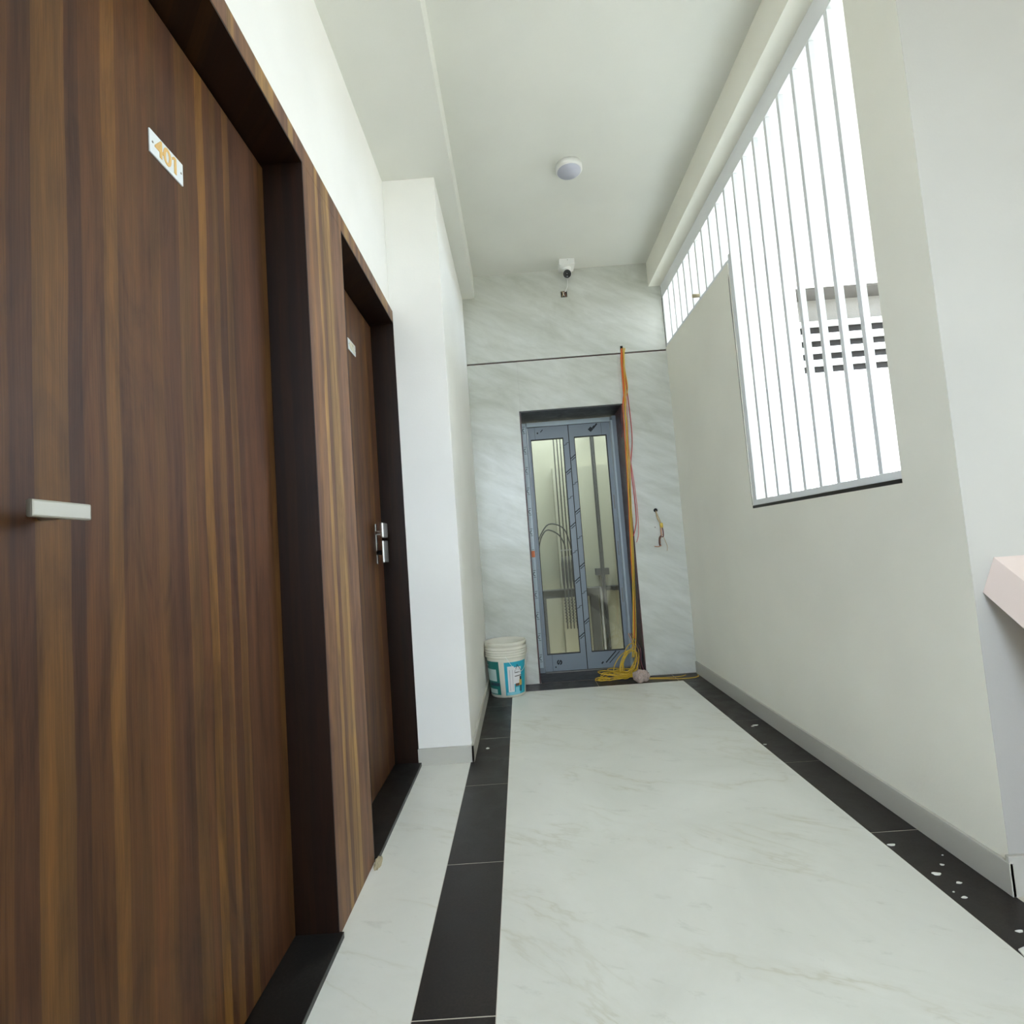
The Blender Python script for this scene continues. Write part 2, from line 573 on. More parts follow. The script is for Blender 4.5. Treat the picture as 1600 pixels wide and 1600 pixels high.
# wall that turns the corner towards the stairs
struct(MB().box(XR + .0003, 4.1, YE - .0008, YE - .0001, 0, HR).box(XR + T, 4.1, YE, YE + T, -1.7, HC).build('wall_stair', 'stair_shaded'), 'off-white wall facing the camera at the right edge beside the stairs', 'wall')

# ---- back wall: stone slabs around the lift opening
bw = empty('wall_back', (0.5, YB + 0.1, 0), 'grey brushed marble end wall around the lift opening', 'wall', kind='structure')
ZJ = 2.594
EX0, EX1, EZ = 0.086, 0.904, 2.166
core = MB()
core.box(-0.6, EX0 - .012, YB + 0.02, YB + 0.22, 0, HC)
core.box(EX1 + .012, 1.335, YB + 0.02, YB + 0.22, 0, HC)
core.box(EX0 - .012, EX1 + .012, YB + 0.02, YB + 0.22, EZ + .012, HC)
core.build('masonry', 'dark', bw)
def slab(x0, x1, z0, z1, nm='stone_slab'):
    return box(nm, 'mwall', x0 + .0004, x1 - .0004, YB, YB + 0.019, z0 + .0004, z1 - .0004, bw)
slab(XP, XR, ZJ + 0.006, HC)
slab(XP, EX0, 0.002, ZJ - 0.006)
slab(EX0, EX1 + 0.0, EZ, ZJ - 0.006)
slab(EX1, XR, 0.002, ZJ - 0.006)
box('joint_strip', 'maroon', XP, XR, YB + 0.010, YB + 0.0195, ZJ - 0.0058, ZJ + 0.0058, bw)
# granite reveal of the lift opening
box('reveal_lining', 'maroon', EX0 - .0115, EX0, YB - 0.001, YF + .10, 0.002, EZ, bw)
box('reveal_lining', 'maroon', EX1, EX1 + .0115, YB - 0.001, YF + .10, 0.002, EZ, bw)
box('reveal_lining', 'black', EX0 - .0115, EX1 + .0115, YB - 0.001, YF + .10, EZ - 0.0005, EZ + 0.0115, bw)
# small cut-outs in the stone
ho = empty('wall_socket_hole', (0.516, YB - 0.001, 3.10), 'small square cut-out with loose wires just below the security camera', 'wall hole')
MB().box(.490, .542, YB - .003, YB, 3.101, 3.151).build('cavity', 'dark', ho)
MB().box(.489, .543, YB - .0045, YB - .003, 3.100, 3.103).box(.489, .4915, YB - .0045, YB - .003, 3.100, 3.152).box(.541, .543, YB - .0045, YB - .003, 3.100, 3.152).build('rim', 'crack', ho)
MB().tube(smooth_path([(.50, YB - .006, 3.150), (.508, YB - .010, 3.128), (.500, YB - .008, 3.106)]), .004).build('wire', 'beigew', ho)
MB().tube(smooth_path([(.515, YB - .006, 3.148), (.523, YB - .010, 3.130), (.530, YB - .008, 3.104)]), .006).build('wire', 'brownw', ho)
MB().tube(smooth_path([(.535, YB - .006, 3.148), (.512, YB - .012, 3.135), (.517, YB - .008, 3.108)]), .003).build('wire', 'chip', ho)

# ---- room behind the camera and the stair side (gives the daylight its shape)
struct(MB().box(-0.75, 4.2, YK - .1, YK, -1.7, 1.4).box(0.40, 4.2, YK - .1, YK, 1.4, HC).box(-0.75, 0.40, YK - .1, YK, 3.25, HC).build('wall_rear', 'white'), 'white half-height wall behind the camera with open air above', 'wall')
struct(MB().box(4.1, 4.2, YK, YE, -1.7, HC).build('wall_far_stair', 'white'), 'white outer wall of the stairwell', 'wall')
struct(box('floor_stair', 'marble', 1.44, 4.2, YK, YE, -1.7, -1.6), 'pale lower landing of the stairwell', 'floor')

# ---- lift shaft
sh = empty('wall_shaft', (0.5, 5.4, -1.2), 'raw beige plastered walls of the lift shaft seen through the glass doors', 'wall', kind='structure')
box('side_wall', 'shaft', -0.35, -0.25, YF + .16, 6.1, -2.6, 3.0, sh)
box('side_wall', 'shaft', 1.45, 1.55, YF + .16, 6.1, -2.6, 3.0, sh)
box('rear_wall', 'shaft', -0.35, 1.55, 6.0, 6.1, -2.6, 3.0, sh)
box('rear_ledge', 'shaft', 0.42, 1.45, 5.88, 6.0, -2.6, 1.93, sh)
box('front_wall', 'shaft', -0.35, EX0 - .012, YB + .22, YF + .16, -2.6, 3.0, sh)
box('front_wall', 'shaft', EX1 + .012, 1.55, YB + .22, YF + .16, -2.6, 3.0, sh)
box('front_wall', 'shaft', EX0 - .012, EX1 + .012, YB + .22, YF + .16, EZ + .012, 3.0, sh)
box('pit_floor', 'dark', -0.35, 1.55, YF + .16, 6.1, -2.7, -2.6, sh)

# ---- balcony seen through the grille
YV = 4.30
bal = empty('wall_balcony', (2.6, YV, 0), 'bright white balcony wall beyond the grille with a recessed doorway', 'wall', kind='structure')
XO, XE = 2.425, 3.75
box('facade', 'outer', 1.336, XO, YV, YV + .28, -1.0, 3.30, bal)
box('facade', 'outer', XO, XE, YV, YV + .28, 3.045, 3.30, bal)
box('soffit', 'concrete', XO, XE - .1, YV + .03, YV + .30, 3.030, 3.045, bal)
box('concrete_lintel', 'concrete2', XO - .1, XE, YV + .25, YV + .34, 2.78, 3.045, bal)
box('facade', 'outer', XE - .1, XE, YV, YV + .28, -1.0, 3.045, bal)
box('side_wall', 'outer', XE - .1, XE, YE + T, 2.86, -0.01, 3.30, bal)  # unseen wall, added to keep sky light off the sides of the bars
struct(box('ceiling_balcony', 'outer', XR + T, XE, YE + T, YV, 3.30, 3.42), 'bright white balcony soffit beyond the grille', 'ceiling')
struct(box('floor_balcony', 'marble', XR + T, XE, YE + T, YV, -0.15, -0.01), 'pale balcony floor beyond the grille', 'floor')

# ================================================================== DOORS
def timber_door(root, y0, y1):
    """leaf recessed in a deep timber reveal; y0 near side, y1 far side"""
    lf = MB().box(XD - .04, XD, y0 + .003, y1 - .0035, 0.018, ZO - 0.012, 0.001).build('door_leaf', 'wood', root)
    MB().box(XD - .05, XW - .0002, y1, y1 + .006, 0.016, ZO).build('reveal_panel', 'wood_shaded', root)
    MB().box(XD - .05, XW - .0002, y0 - .006, y0, 0.016, ZO).build('reveal_panel', 'wood_shaded', root)
    MB().box(XD - .05, XW - .0002, y0 - .006, y1 + .006, ZO, ZO + .006).build('reveal_panel', 'wood_shaded', root)
    MB().box(XD - .05, XD - .041, y0 - .006, y1 + .006, 0.0, ZO).build('backing', 'dark', root)
    st = MB().box(XD - .05, XW + .013, y0 - .002, y1 + .004, -0.004, 0.016, 0.0015).build('threshold', 'black', root)
    tag(st, 'black granite threshold')
    return lf

def number_plate(parent, yc, zc, wd, ht, txt, digits):
    X = XD
    pl = MB().box(X + .0002, X + .0035, yc - wd / 2, yc + wd / 2, zc - ht / 2, zc + ht / 2, 0.0008).build('number_plate', 'plate', parent)
    tag(pl, 'white door number plate reading ' + txt)
    me = text_mesh(txt, ht * 1.02, 0.0005, 0.0012)
    me.transform(Matrix(((0, 0, 1, 0), (1, 0, 0, 0), (0, 1, 0, 0), (0, 0, 0, 1))))
    me.materials.append(M[digits])
    if txt.endswith('1'):
        bm_ = bmesh.new(); bm_.from_mesh(me)
        ys_ = max(v.co.y for v in bm_.verts); zt_ = max(v.co.z for v in bm_.verts); zb_ = min(v.co.z for v in bm_.verts)
        right = [v for v in bm_.verts if v.co.y > ys_ - .0095]
        y0_ = min(v.co.y for v in right)
        q = MB(); q.prism([(y0_ + .001, zt_), (y0_ - .0075, zt_ - .0075), (y0_ - .0055, zt_ - .0125), (y0_ + .001, zt_ - .0075)], 0, -.0005, .0005)
        t_ = bpy.data.meshes.new('t'); q.bm.to_mesh(t_); q.bm.free(); bm_.from_mesh(t_); bpy.data.meshes.remove(t_)
        bm_.to_mesh(me); bm_.free()
    o = bpy.data.objects.new('digits', me)
    C.objects.link(o)
    o.parent = pl
    o.location = Vector((X + .0042, yc, zc)) - world_of(pl)
    for s in (-1, 1):
        MB().lathe([(0.0001, .0035), (.0022, .0038), (.0026, .0048), (.0001, .0056)], (X, yc + s * (wd / 2 - .008), zc), 0, 10).build('screw', 'steel', pl)

Y401 = (0.50, 1.593)
d1 = empty('door_1', (XD, 1.05, 0), 'near dark walnut door with plate 401 and a flat nickel lever', 'door', kind='structure')
lf1 = timber_door(d1, *Y401)
number_plate(d1, 1.1165, 1.991, .112, .053, '401', 'gold')
# lever handle: flat bar carried on a neck
hd = MB().box(-0.666, -0.656, 0.711, 0.812, 1.1625, 1.1875, 0.003).build('lever_handle', 'steel', d1)
tag(hd, 'flat brushed nickel lever handle')
MB().lathe([(.009, 0), (.009, .06)], (-0.7205, 0.795, 1.1745), 0, 16).build('neck', 'steel', hd)

Y402 = (1.966, 2.802)
d2 = empty('door_2', (XD, 2.38, 0), 'far dark walnut door with plate 402 and a chrome lock, next to the pillar', 'door', kind='structure')
timber_door(d2, *Y402)
number_plate(d2, 2.434, 2.068, .110, .053, '402', 'goldp')
lk = MB().box(-0.7205, -0.716, 2.665, 2.69, 1.045, 1.245, 0.0015).build('door_lock', 'chrome', d2)
tag(lk, 'satin chrome lock with lever')
MB().lathe([(.011, 0), (.011, .05)], (-0.717, 2.672, 1.20), 0, 16).build('neck', 'chrome', lk)
MB().box(-0.680, -0.662, 2.600, 2.69, 1.172, 1.247, 0.006).build('lever', 'chrome', lk)
MB().box(-0.676, -0.664, 2.600, 2.69, 1.050, 1.158, 0.006).build('lower_knob', 'chrome', lk)
MB().lathe([(.012, 0), (.012, .042)], (-0.717, 2.672, 1.10), 0, 16).build('cylinder', 'gasket', lk)

# timber surround cladding around both doors
su = empty('timber_surround', (XW, 1.6, 0), 'walnut laminate cladding framing both doors on the left wall', 'door surround', kind='structure')
box('top_panel', 'wood_lit', XW - .03, XW, 0.38, YP - .002, ZO + .0062, ZW, su, 0.0008)
box('middle_panel', 'wood_lit', XW - .03, XW, Y401[1] + .0062, Y402[0] - .0062, 0.003, ZO + .006, su, 0.0008)
box('edge_panel', 'wood_lit', XW - .03, XW, Y402[1] + .0062, YP - .0015, 0.003, ZO + .006, su, 0.0004)
box('edge_panel', 'wood_lit', XW - .03, XW, 0.38, Y401[0] - .0062, 0.003, ZO + .006, su, 0.0008)
# crumb of plaster at the foot of the surround
pb = bmesh.new()
bmesh.ops.create_icosphere(pb, subdivisions=3, radius=1)
for v in pb.verts:
    d = 1 + .35 * noise.noise(v.co * 2.3)
    v.co = Vector((v.co.x * .012 * d, v.co.y * .035 * d, max(0, v.co.z + .3) * .016 * d))
mb = MB(); mb.bm.free(); mb.bm = pb
o = mb.build('plaster_lump', 'putty', None, (0, 0, 0))
o.location = (XW + .0165, 1.945, 0.0)
tag(o, 'small ochre lump of putty at the foot of the timber between the doors', 'debris')

# ---- lift door
ld = empty('door_3', (0.5, YF, 0.0), 'glazed two-leaf lift door wrapped in blue-grey protective film', 'lift door', kind='structure')
fr = MB()
fr.box(0.0865, 0.137, YF - .015, YF + .05, 0.006, 2.1505)
fr.box(0.872, 0.9035, YF - .06, YF + .05, 0.006, 2.1505)
fr.box(0.137, 0.872, YF - .01, YF + .05, 2.112, 2.1505)
fo = fr.build('door_frame', 'film', ld)
fs = MB()
fs.box(0.093, 0.124, YF - .0165, YF - .015, 0.05, 2.145)
fso = fs.build('film_strip', 'film2', ld)
tag(fso, 'pale film strip printed with bracket marks')
f2 = MB().box(0.858, 0.872, YF - .06, YF + .0, 0.02, 2.112).box(0.137, 0.858, YF - .022, YF - .010, 2.112, 2.1500).build('film_strip', 'film2', ld)
tag(f2, 'pale film along frame head and right side')
def leaf(x0, x1, gx0, gx1, z0=0.012, z1=2.110, gz0=0.15, gz1=2.003):
    m_ = MB()
    m_.box(x0, gx0, YF, YF + .035, z0, z1)
    m_.box(gx1, x1, YF, YF + .035, z0, z1)
    m_.box(gx0, gx1, YF, YF + .035, gz1, z1)
    m_.box(gx0, gx1, YF, YF + .035, z0, gz0)
    l = m_.build('door_leaf', 'film', ld)
    k = .005
    q = MB()
    q.box(gx0, gx0 + k, YF - .002, YF + .03, gz0, gz1)
    q.box(gx1 - k, gx1, YF - .002, YF + .03, gz0, gz1)
    q.box(gx0, gx1, YF - .002, YF + .03, gz0, gz0 + k)
    q.box(gx0, gx1, YF - .002, YF + .03, gz1 - k, gz1)
    q.build('gasket', 'gasket', l)
    MB().box(gx0 + .001, gx1 - .001, YF + .014, YF + .018, gz0 + .001, gz1 - .001).build('glass_pane', 'glass', l)
    return l
lfA = leaf(0.140, 0.4935, 0.162, 0.446)
lfB = leaf(0.4965, 0.8575, 0.540, 0.824)
# the second folded stile line on each leaf
MB().box(0.4915, 0.4985, YF - .0015, YF, 0.012, 2.11).build('meeting_seam', 'gasket', lfA)
MB().box(0.2015, 0.2035, YF - .0008, YF, 0.012, 0.148).box(0.2015, 0.2035, YF - .0008, YF, 2.004, 2.109).build('film_seam', 'ink', lfA)
MB().box(0.7815, 0.7835, YF - .0008, YF, 2.004, 2.109).build('film_seam', 'ink', lfB)
def slant(mb_, xc, zc, L, wd, ang, y):
    c, s = math.cos(ang), math.sin(ang)
    pts = []
    for a, b in ((-L / 2, -wd / 2), (L / 2, -wd / 2), (L / 2, wd / 2), (-L / 2, wd / 2)):
        pts.append((xc + a * c - b * s, zc + a * s + b * c))
    mb_.prism(pts, 1, y - .0006, y)
# slanting prints on the stiles (two short strokes and a squiggle, repeated)
for lf_, xs_, ph in ((lfA, .469, 0.0), (lfB, .519, 0.12)):
    z = 0.30 + ph
    k = 0
    while z < 1.98:
        p = MB()
        if k % 2 == 0:
            slant(p, xs_, z, .056, .008, math.radians(38), YF)
            slant(p, xs_ + .002, z - .020, .044, .006, math.radians(38), YF)
        else:
            for q in range(3):
                slant(p, xs_ - .012 + q * .012, z - .008 + q * .009, .018, .0045, math.radians(38 + (60 if q == 1 else -20)), YF)
        p.build('film_print', 'ink', lf_)
        z += .235
        k += 1
p = MB()
slant(p, .690, 2.058, .034, .034, math.radians(45), YF)
slant(p, .730, 2.084, .056, .013, math.radians(48), YF)
slant(p, .712, 2.078, .030, .006, math.radians(48), YF)
p.build('film_print', 'ink', lfB)
p = MB()
slant(p, .262, 2.075, .030, .007, math.radians(45), YF)
p.lathe([(.0001, -.0006), (.007, -.0006), (.007, 0), (.0001, 0)], (.226, YF, 2.058), 1, 14)
p.build('film_print', 'ink', lfA)
# round black mark on the bottom rail
p = MB()
ring = MB()
for a0, a1 in ((100, 250), (280, 430)):
    pts = [(.262 + .0225 * math.cos(math.radians(t)), .083 + .0225 * math.sin(math.radians(t))) for t in range(a0, a1 + 1, 15)]
    pts += [(.262 + .0115 * math.cos(math.radians(t)), .083 + .0115 * math.sin(math.radians(t))) for t in range(a1, a0 - 1, -15)]
    for i in range(len(range(a0, a1 + 1, 15)) - 1):
        n_ = len(pts)
        p.prism([pts[i], pts[i + 1], pts[n_ - 2 - i], pts[n_ - 1 - i]], 1, YF - .0006, YF)
slant(p, .262, .083, .034, .009, math.radians(60), YF)
slant(p, .228, .045, .012, .010, 0, YF)
p.build('film_print', 'ink', lfA)
# strokes at the lower right rail
p = MB()
slant(p, .700, .100, .13, .009, math.radians(45), YF)
slant(p, .730, .095, .13, .006, math.radians(45), YF)
slant(p, .625, .055, .022, .012, math.radians(45), YF)
p.build('film_print', 'ink', lfB)
# bracket prints down the left frame strip
z = 0.10
while z < 2.1:
    p = MB()
    Y_ = YF - .0165
    p.prism([(.098, z), (.120, z), (.120, z + .0035), (.098, z + .0035)], 1, Y_ - .0006, Y_)
    p.prism([(.098, z + .058), (.120, z + .058), (.120, z + .0615), (.098, z + .0615)], 1, Y_ - .0006, Y_)
    for t0 in range(60, 300, 40):
        a, b = math.radians(t0), math.radians(t0 + 40)
        cx_, cz_ = .108, z + .030
        p.prism([(cx_ + .013 * math.cos(a), cz_ + .017 * math.sin(a)), (cx_ + .013 * math.cos(b), cz_ + .017 * math.sin(b)),
                 (cx_ + .008 * math.cos(b), cz_ + .012 * math.sin(b)), (cx_ + .008 * math.cos(a), cz_ + .012 * math.sin(a))], 1, Y_ - .0006, Y_)
    p.build('film_print', 'ink', ld)
    z += .178
p = MB()
p.box(.094, .123, YF - .0172, YF - .0165, .985, 1.04)
tag(p.build('sticker', 'orange', ld), 'small orange sticker on the frame')
# film prints on the right frame
for z in (.55, .95, 1.35):
    p = MB()
    p.prism([(.838, z), (.846, z), (.846, z + .12), (.838, z + .12)], 1, YF - .0006, YF)
    p.build('film_print', 'iron2', lfB)
# metal sill
box('sill_track', 'iron2', 0.14, 0.87, YF - .03, YF + .05, 0.0042, 0.011, ld)

# ---- equipment in the shaft
gr = empty('guide_rail', (0.87, 5.80, -1.2), 'dark vertical guide rail behind the right pane of the lift door', 'rail')
MB().box(.848, .892, 5.78, 5.79, -2.6, 3.6).box(.866, .874, 5.735, 5.78, -2.6, 3.6).build('rail', 'iron', gr)
for z in (0.72, 2.35):
    MB().box(.80, .94, 5.79, 5.879, z, z + .07).build('bracket', 'iron', gr)
cf = empty('counterweight_frame', (.5, 5.70, -1.2), 'dark iron frame low in the lift shaft behind the glass', 'machinery')
MB().box(.20, .80, 5.66, 5.74, .52, .60).build('crossbeam', 'iron', cf)
MB().box(-.24, .79, 5.745, 5.875, .55, .595).box(.95, 1.44, 5.745, 5.875, .55, .595).box(.79, .95, 5.80, 5.875, .55, .595).build('shade_tray', 'iron', cf)  # slab added to shade the shaft wall below the crossbeam
MB().box(.70, .785, 5.66, 5.74, -1.2, .519).build('post', 'iron', cf)
MB().box(.19, .235, 5.66, 5.74, -1.2, .519).build('post', 'iron', cf)
MB().box(.805, .825, 5.665, 5.735, -1.2, .60).build('pale_strip', 'iron2', cf)
for k, x in enumerate((.432, .468, .502, .535)):
    c_ = empty('hoist_cable', (x, 5.61, .60), ['leftmost', 'second from left', 'third from left', 'rightmost'][k] + ' of the four steel hoist cables behind the left pane', 'cable', 'hoist cables in the shaft')
    MB().tube([(x, 5.61, .95), (x + .004, 5.61, 2.0), (x + .008, 5.61, 3.6)], .006, 8).build('rope', 'iron', c_)
    MB().tube([(x, 5.61, .62), (x, 5.61, .70), (x, 5.61, .88), (x, 5.61, .95)], [.008, .015, .015, .008], 10).build('socket', 'iron', c_)
    MB().tube([(x, 5.61, .20), (x, 5.61, .62)], .006, 8).build('rod', 'iron', c_)
    hel = [(x + .013 * math.cos(t), 5.61 + .013 * math.sin(t), .26 + .25 * t / 50) for t in [q * .5 for q in range(101)]]
    MB().tube(hel, .003, 5).build('spring', 'iron', c_)
    MB().box(x - .013, x + .013, 5.60, 5.62, 1.01, 1.022).build('clamp', 'iron2', c_)
for k, (x0, top, x1) in enumerate(((.20, 1.30, .50), (.22, 1.24, .44))):
    pth = smooth_path([(x0 - .03, 5.66, 1.02), (x0 + .01, 5.66, 1.16), ((x0 + x1) / 2 - .03, 5.66, top), (x1 - .03, 5.66, top - .05), (x1 + .03, 5.66, 1.08), (x1 + .035, 5.66, .96)], 8)
    tag(MB().tube(pth, .007, 8).build('cable_loop', 'iron', None), ['larger' , 'smaller'][k] + ' arching loop of cable beside the hoist ropes in the shaft', 'cable')

# ---- white grille in the right wall
gl_ = empty('window_grille', (XR, 3.0, 1.21), 'tall white steel grille with vertical square bars in the right wall', 'grille')
GX0, GX1 = XR + .002, XR + .026
box('top_rail', 'metalw', XR + .001, XR + .046, 1.818, YB - .001, 3.026, HR, gl_, 0.001)
box('bottom_rail', 'metalw', XR + .002, XR + .040, 1.819, 2.975, 1.2115, 1.240, gl_, 0.001)
box('middle_rail', 'metalw', XR + .002, XR + .040, 2.978, YB - .001, 2.6155, 2.635, gl_, 0.001)
box('side_stile', 'metalw', XR + .003, XR + .035, 2.955, 2.976, 1.2405, 2.66, gl_, 0.001)
box('end_stile', 'metalw', XR + .003, XR + .035, YB - .03, YB - .001, 2.6355, 3.0255, gl_, 0.001)
def bar_mesh(z0, z1):
    return MB().box(GX0, GX1, 0, .022, z0, z1, 0.0012)
long_bar = short_bar = None
for k in range(18):
    y = 1.910 + .1275 * k
    lng = y < 2.95
    src = long_bar if lng else short_bar
    if src is None:
        mbx = bar_mesh(1.2405 if lng else 2.6355, 3.0255)
        o = mbx.build('bar', 'metalw', gl_)
        if lng: long_bar = o
        else: short_bar = o
    else:
        o = src.copy()
        C.objects.link(o)
        o.parent = gl_
    o.location = (0, y, 0)
# torn plaster / gap beside the stile, small pipe stub, hole
tag(MB().prism([(2.980, 1.215), (2.984, 1.215), (2.986, 1.6), (2.990, 1.9), (2.986, 2.1), (2.994, 2.35), (2.990, 2.52), (2.981, 2.55)], 0, XR - .0008, XR + .0002).build('plaster_crack', 'crack', None),
    'thin grey crack in the plaster beside the grille stile', 'crack')
st = tag(MB().lathe([(.012, -.045), (.012, 0.0), (.006, 0.001), (.006, -.03)], (XR, 3.45, 2.652), 0, 14).build('pipe_stub', 'putty', None), 'short tan pipe stub poking between the upper grille bars', 'pipe')

# ---- balcony door with louvres
bd = empty('door_4', (3.0, YV + .22, 0), 'white louvred door in the recess beyond the grille', 'door', kind='structure')
YQ = YV + .20
def zq(z): return 1.0714 + (z - 1.0714) * (YV + .2) / 4.1
MB().box(XO + .001, XE - .101, YQ, YQ + .03, 0, zq(2.259)).build('door_leaf', 'outer', bd)
MB().box(XO + .001, XO + .085, YQ, YQ + .03, zq(2.259), zq(2.67)).build('frame_side', 'outer', bd)
MB().box(XE - .15, XE - .101, YQ, YQ + .03, zq(2.259), zq(2.67)).build('frame_side', 'outer', bd)
MB().box(XO + .045, XE - .15, YQ + .045, YQ + .049, zq(2.25), zq(2.68)).build('dark_backing', 'dark', bd)
for z0, z1 in ((2.316, 2.361), (2.418, 2.463), (2.520, 2.570), (2.631, 2.67)):
    MB().box(XO + .045, XE - .15, YQ, YQ + .03, zq(z0), zq(z1)).build('louvre_slat', 'outer', bd)

# ---- parapet of the stairs going down
cp = empty('stair_parapet', (1.6, 1.3, 0), 'white parapet, warm reflection tinted into its colour, with a sloping marble coping at the right edge', 'parapet')
slope = 0.77
def sweep(sec, y0, y1, name, mt):
    b = bmesh.new()
    rings = []
    for y in (y0, y1):
        dz = -(YE - y) * slope
        rings.append([b.verts.new((x, y, z + (dz if mv else 0))) for x, z, mv in sec])
    n_ = len(sec)
    b.faces.new(rings[0]); b.faces.new(rings[1][::-1])
    for i in range(n_):
        b.faces.new((rings[0][i], rings[1][i], rings[1][(i + 1) % n_], rings[0][(i + 1) % n_]))
    bmesh.ops.recalc_face_normals(b, faces=b.faces[:])
    q = MB(); q.bm.free(); q.bm = b
    return q.build(name, mt, cp)
sweep([(1.381, .944, 1), (1.336, .845, 1), (1.68, .845, 1), (1.635, .944, 1)], YE - .0015, 0.55, 'coping', 'coping')
sweep([(1.445, .8445, 1), (1.445, -1.0, 0), (1.575, -1.0, 0), (1.575, .8445, 1)], YE - .0015, 0.60, 'parapet_wall', 'coping')

# ================================================================== FITTINGS
cl = empty('ceiling_light', (.462, 3.065, HC), 'round white surface-mounted ceiling light with a pale lilac diffuser', 'light')
MB().lathe([(.080, 0), (.080, -.028), (.076, -.033), (.070, -.034)], (.462, 3.065, HC), 2, 48).build('housing', 'pvc', cl)
MB().lathe([(.0705, -.0335), (.0705, -.0355), (.0001, -.0365)], (.462, 3.065, HC), 2, 48).build('diffuser', 'diff', cl)

sc = empty('security_camera', (.54, 4.15, HC), 'white bullet security camera hanging from a square box above the lift', 'camera')
MB().box(.480, .602, 4.095, 4.215, HC - .052, HC, .004).build('junction_box', 'pvc', sc)
MB().lathe([(.0001, -.0665), (.030, -.0665), (.034, -.058), (.034, -.052)], (.541, 4.155, HC), 2, 24).build('mount_base', 'pvc', sc)
MB().tube([(.541, 4.155, HC - .064), (.541, 4.155, HC - .078), (.541, 4.150, HC - .095)], [.014, .011, .014], 14).build('arm', 'pvc', sc)
ax = Vector((-.13, -.88, -.455)).normalized()
fr_ = Vector((.533, 4.085, 3.203))
def along(d, off=0.0): return tuple(fr_ - ax * d + Vector((0, 0, off)))
body = MB().tube([along(.150), along(.146), along(.02), along(.004), along(0)], [.020, .030, .033, .034, .032], 28).build('body', 'pvc', sc)
fc = MB().tube([along(-.0002), along(-.003)], .0318, 28).build('face', 'blackpl', sc)
MB().tube([along(-.003), along(-.006)], .012, 18).build('lens', 'lens', fc)
MB().tube([along(-.003, -.020), along(-.0045, -.020)], .0045, 10).build('led', 'led', fc)
MB().tube([along(-.006, .003), along(-.0075, .003)], .003, 10).build('led', 'led', fc)
MB().tube(smooth_path([(.545, 4.21, 3.235), (.548, 4.250, 3.19), (.53, 4.262, 3.150)]), .0025, 6).build('cable', 'pvc', sc)
MB().lathe([(.0001, -.0005), (.003, -.0005), (.003, 0)], (.545, 4.095, HC - .015), 1, 10).build('screw', 'iron2', sc)

# ---- wires hanging beside the lift
sh_ = empty('wall_slot_hole', (.947, YB, 2.60), 'small dark slot above the lift corner where the wires come out', 'wall hole')
MB().box(.938, .958, YB - .002, YB, 2.612, 2.655).build('cavity', 'dark', sh_)
wb = empty('wire_bundle', (.93, YB, 1.0), 'bundle of orange, yellow and red wires hanging down beside the lift door', 'wires')
def wire(pts, r, mt, k=6):
    return MB().tube(smooth_path(pts, k), r, 6).build('wire', mt, wb)
Yw = YB - .018
A = [(.947, YB - .004, 2.632), (.938, Yw, 2.56), (.937, Yw, 2.45), (.937, Yw, 2.30), (.916, Yw, 2.16), (.912, Yw, 1.97), (.900, Yw, 1.70), (.890, Yw, 1.43), (.868, Yw, 1.02), (.856, Yw, .76)]
wire([(x + .010 + .004 * math.sin(i * 1.7), y - .010, z) for i, (x, y, z) in enumerate(A)] + [(.838, Yw - .01, .40), (.81, Yw - .02, .16)], .0046, 'yellow')
wire([(x + .021 + .006 * math.sin(i * 2.3 + 1), y - .003, z) for i, (x, y, z) in enumerate(A[:7])] + [(.912, Yw - .004, 1.43), (.893, Yw - .004, 1.02), (.872, Yw - .004, .60), (.850, Yw - .01, .30), (.82, Yw - .02, .16)], .0040, 'yellow')
wire([(x + .002 * math.sin(i), y, z) for i, (x, y, z) in enumerate(A[:6])] + [(.903, Yw + .006, 1.70), (.894, Yw + .006, 1.43), (.876, Yw + .006, 1.02), (.862, Yw + .006, .60), (.842, Yw + .004, .30)], .0044, 'orange')
wire([(.950, YB - .004, 2.630), (.948, Yw, 2.50), (.958, Yw, 2.29), (.966, Yw, 2.03), (.962, Yw, 1.85), (.935, Yw, 1.66), (.940, Yw, 1.42), (.938, Yw, 1.22), (.905, Yw - .002, 1.10)], .0036, 'red')
wire([(.952, YB - .004, 2.628), (.951, Yw - .006, 2.50), (.946, Yw - .006, 2.30), (.942, Yw - .006, 2.05), (.932, Yw - .006, 1.80), (.948, Yw - .006, 1.50), (.954, Yw - .006, 1.30), (.946, Yw - .006, 1.12), (.925, Yw - .002, 1.05)], .0034, 'pinkw')
wire([(.944, YB - .004, 2.630), (.931, Yw - .004, 2.52), (.929, Yw - .004, 2.33), (.926, Yw - .004, 2.18), (.928, Yw, 1.95), (.914, Yw, 1.72), (.904, Yw, 1.48)], .0042, 'orange')
wire([(.906, YB - .010, 2.165), (.894, YB - .012, 2.06), (.898, YB - .010, 1.98), (.886, YB - .010, 1.90)], .005, 'redd')

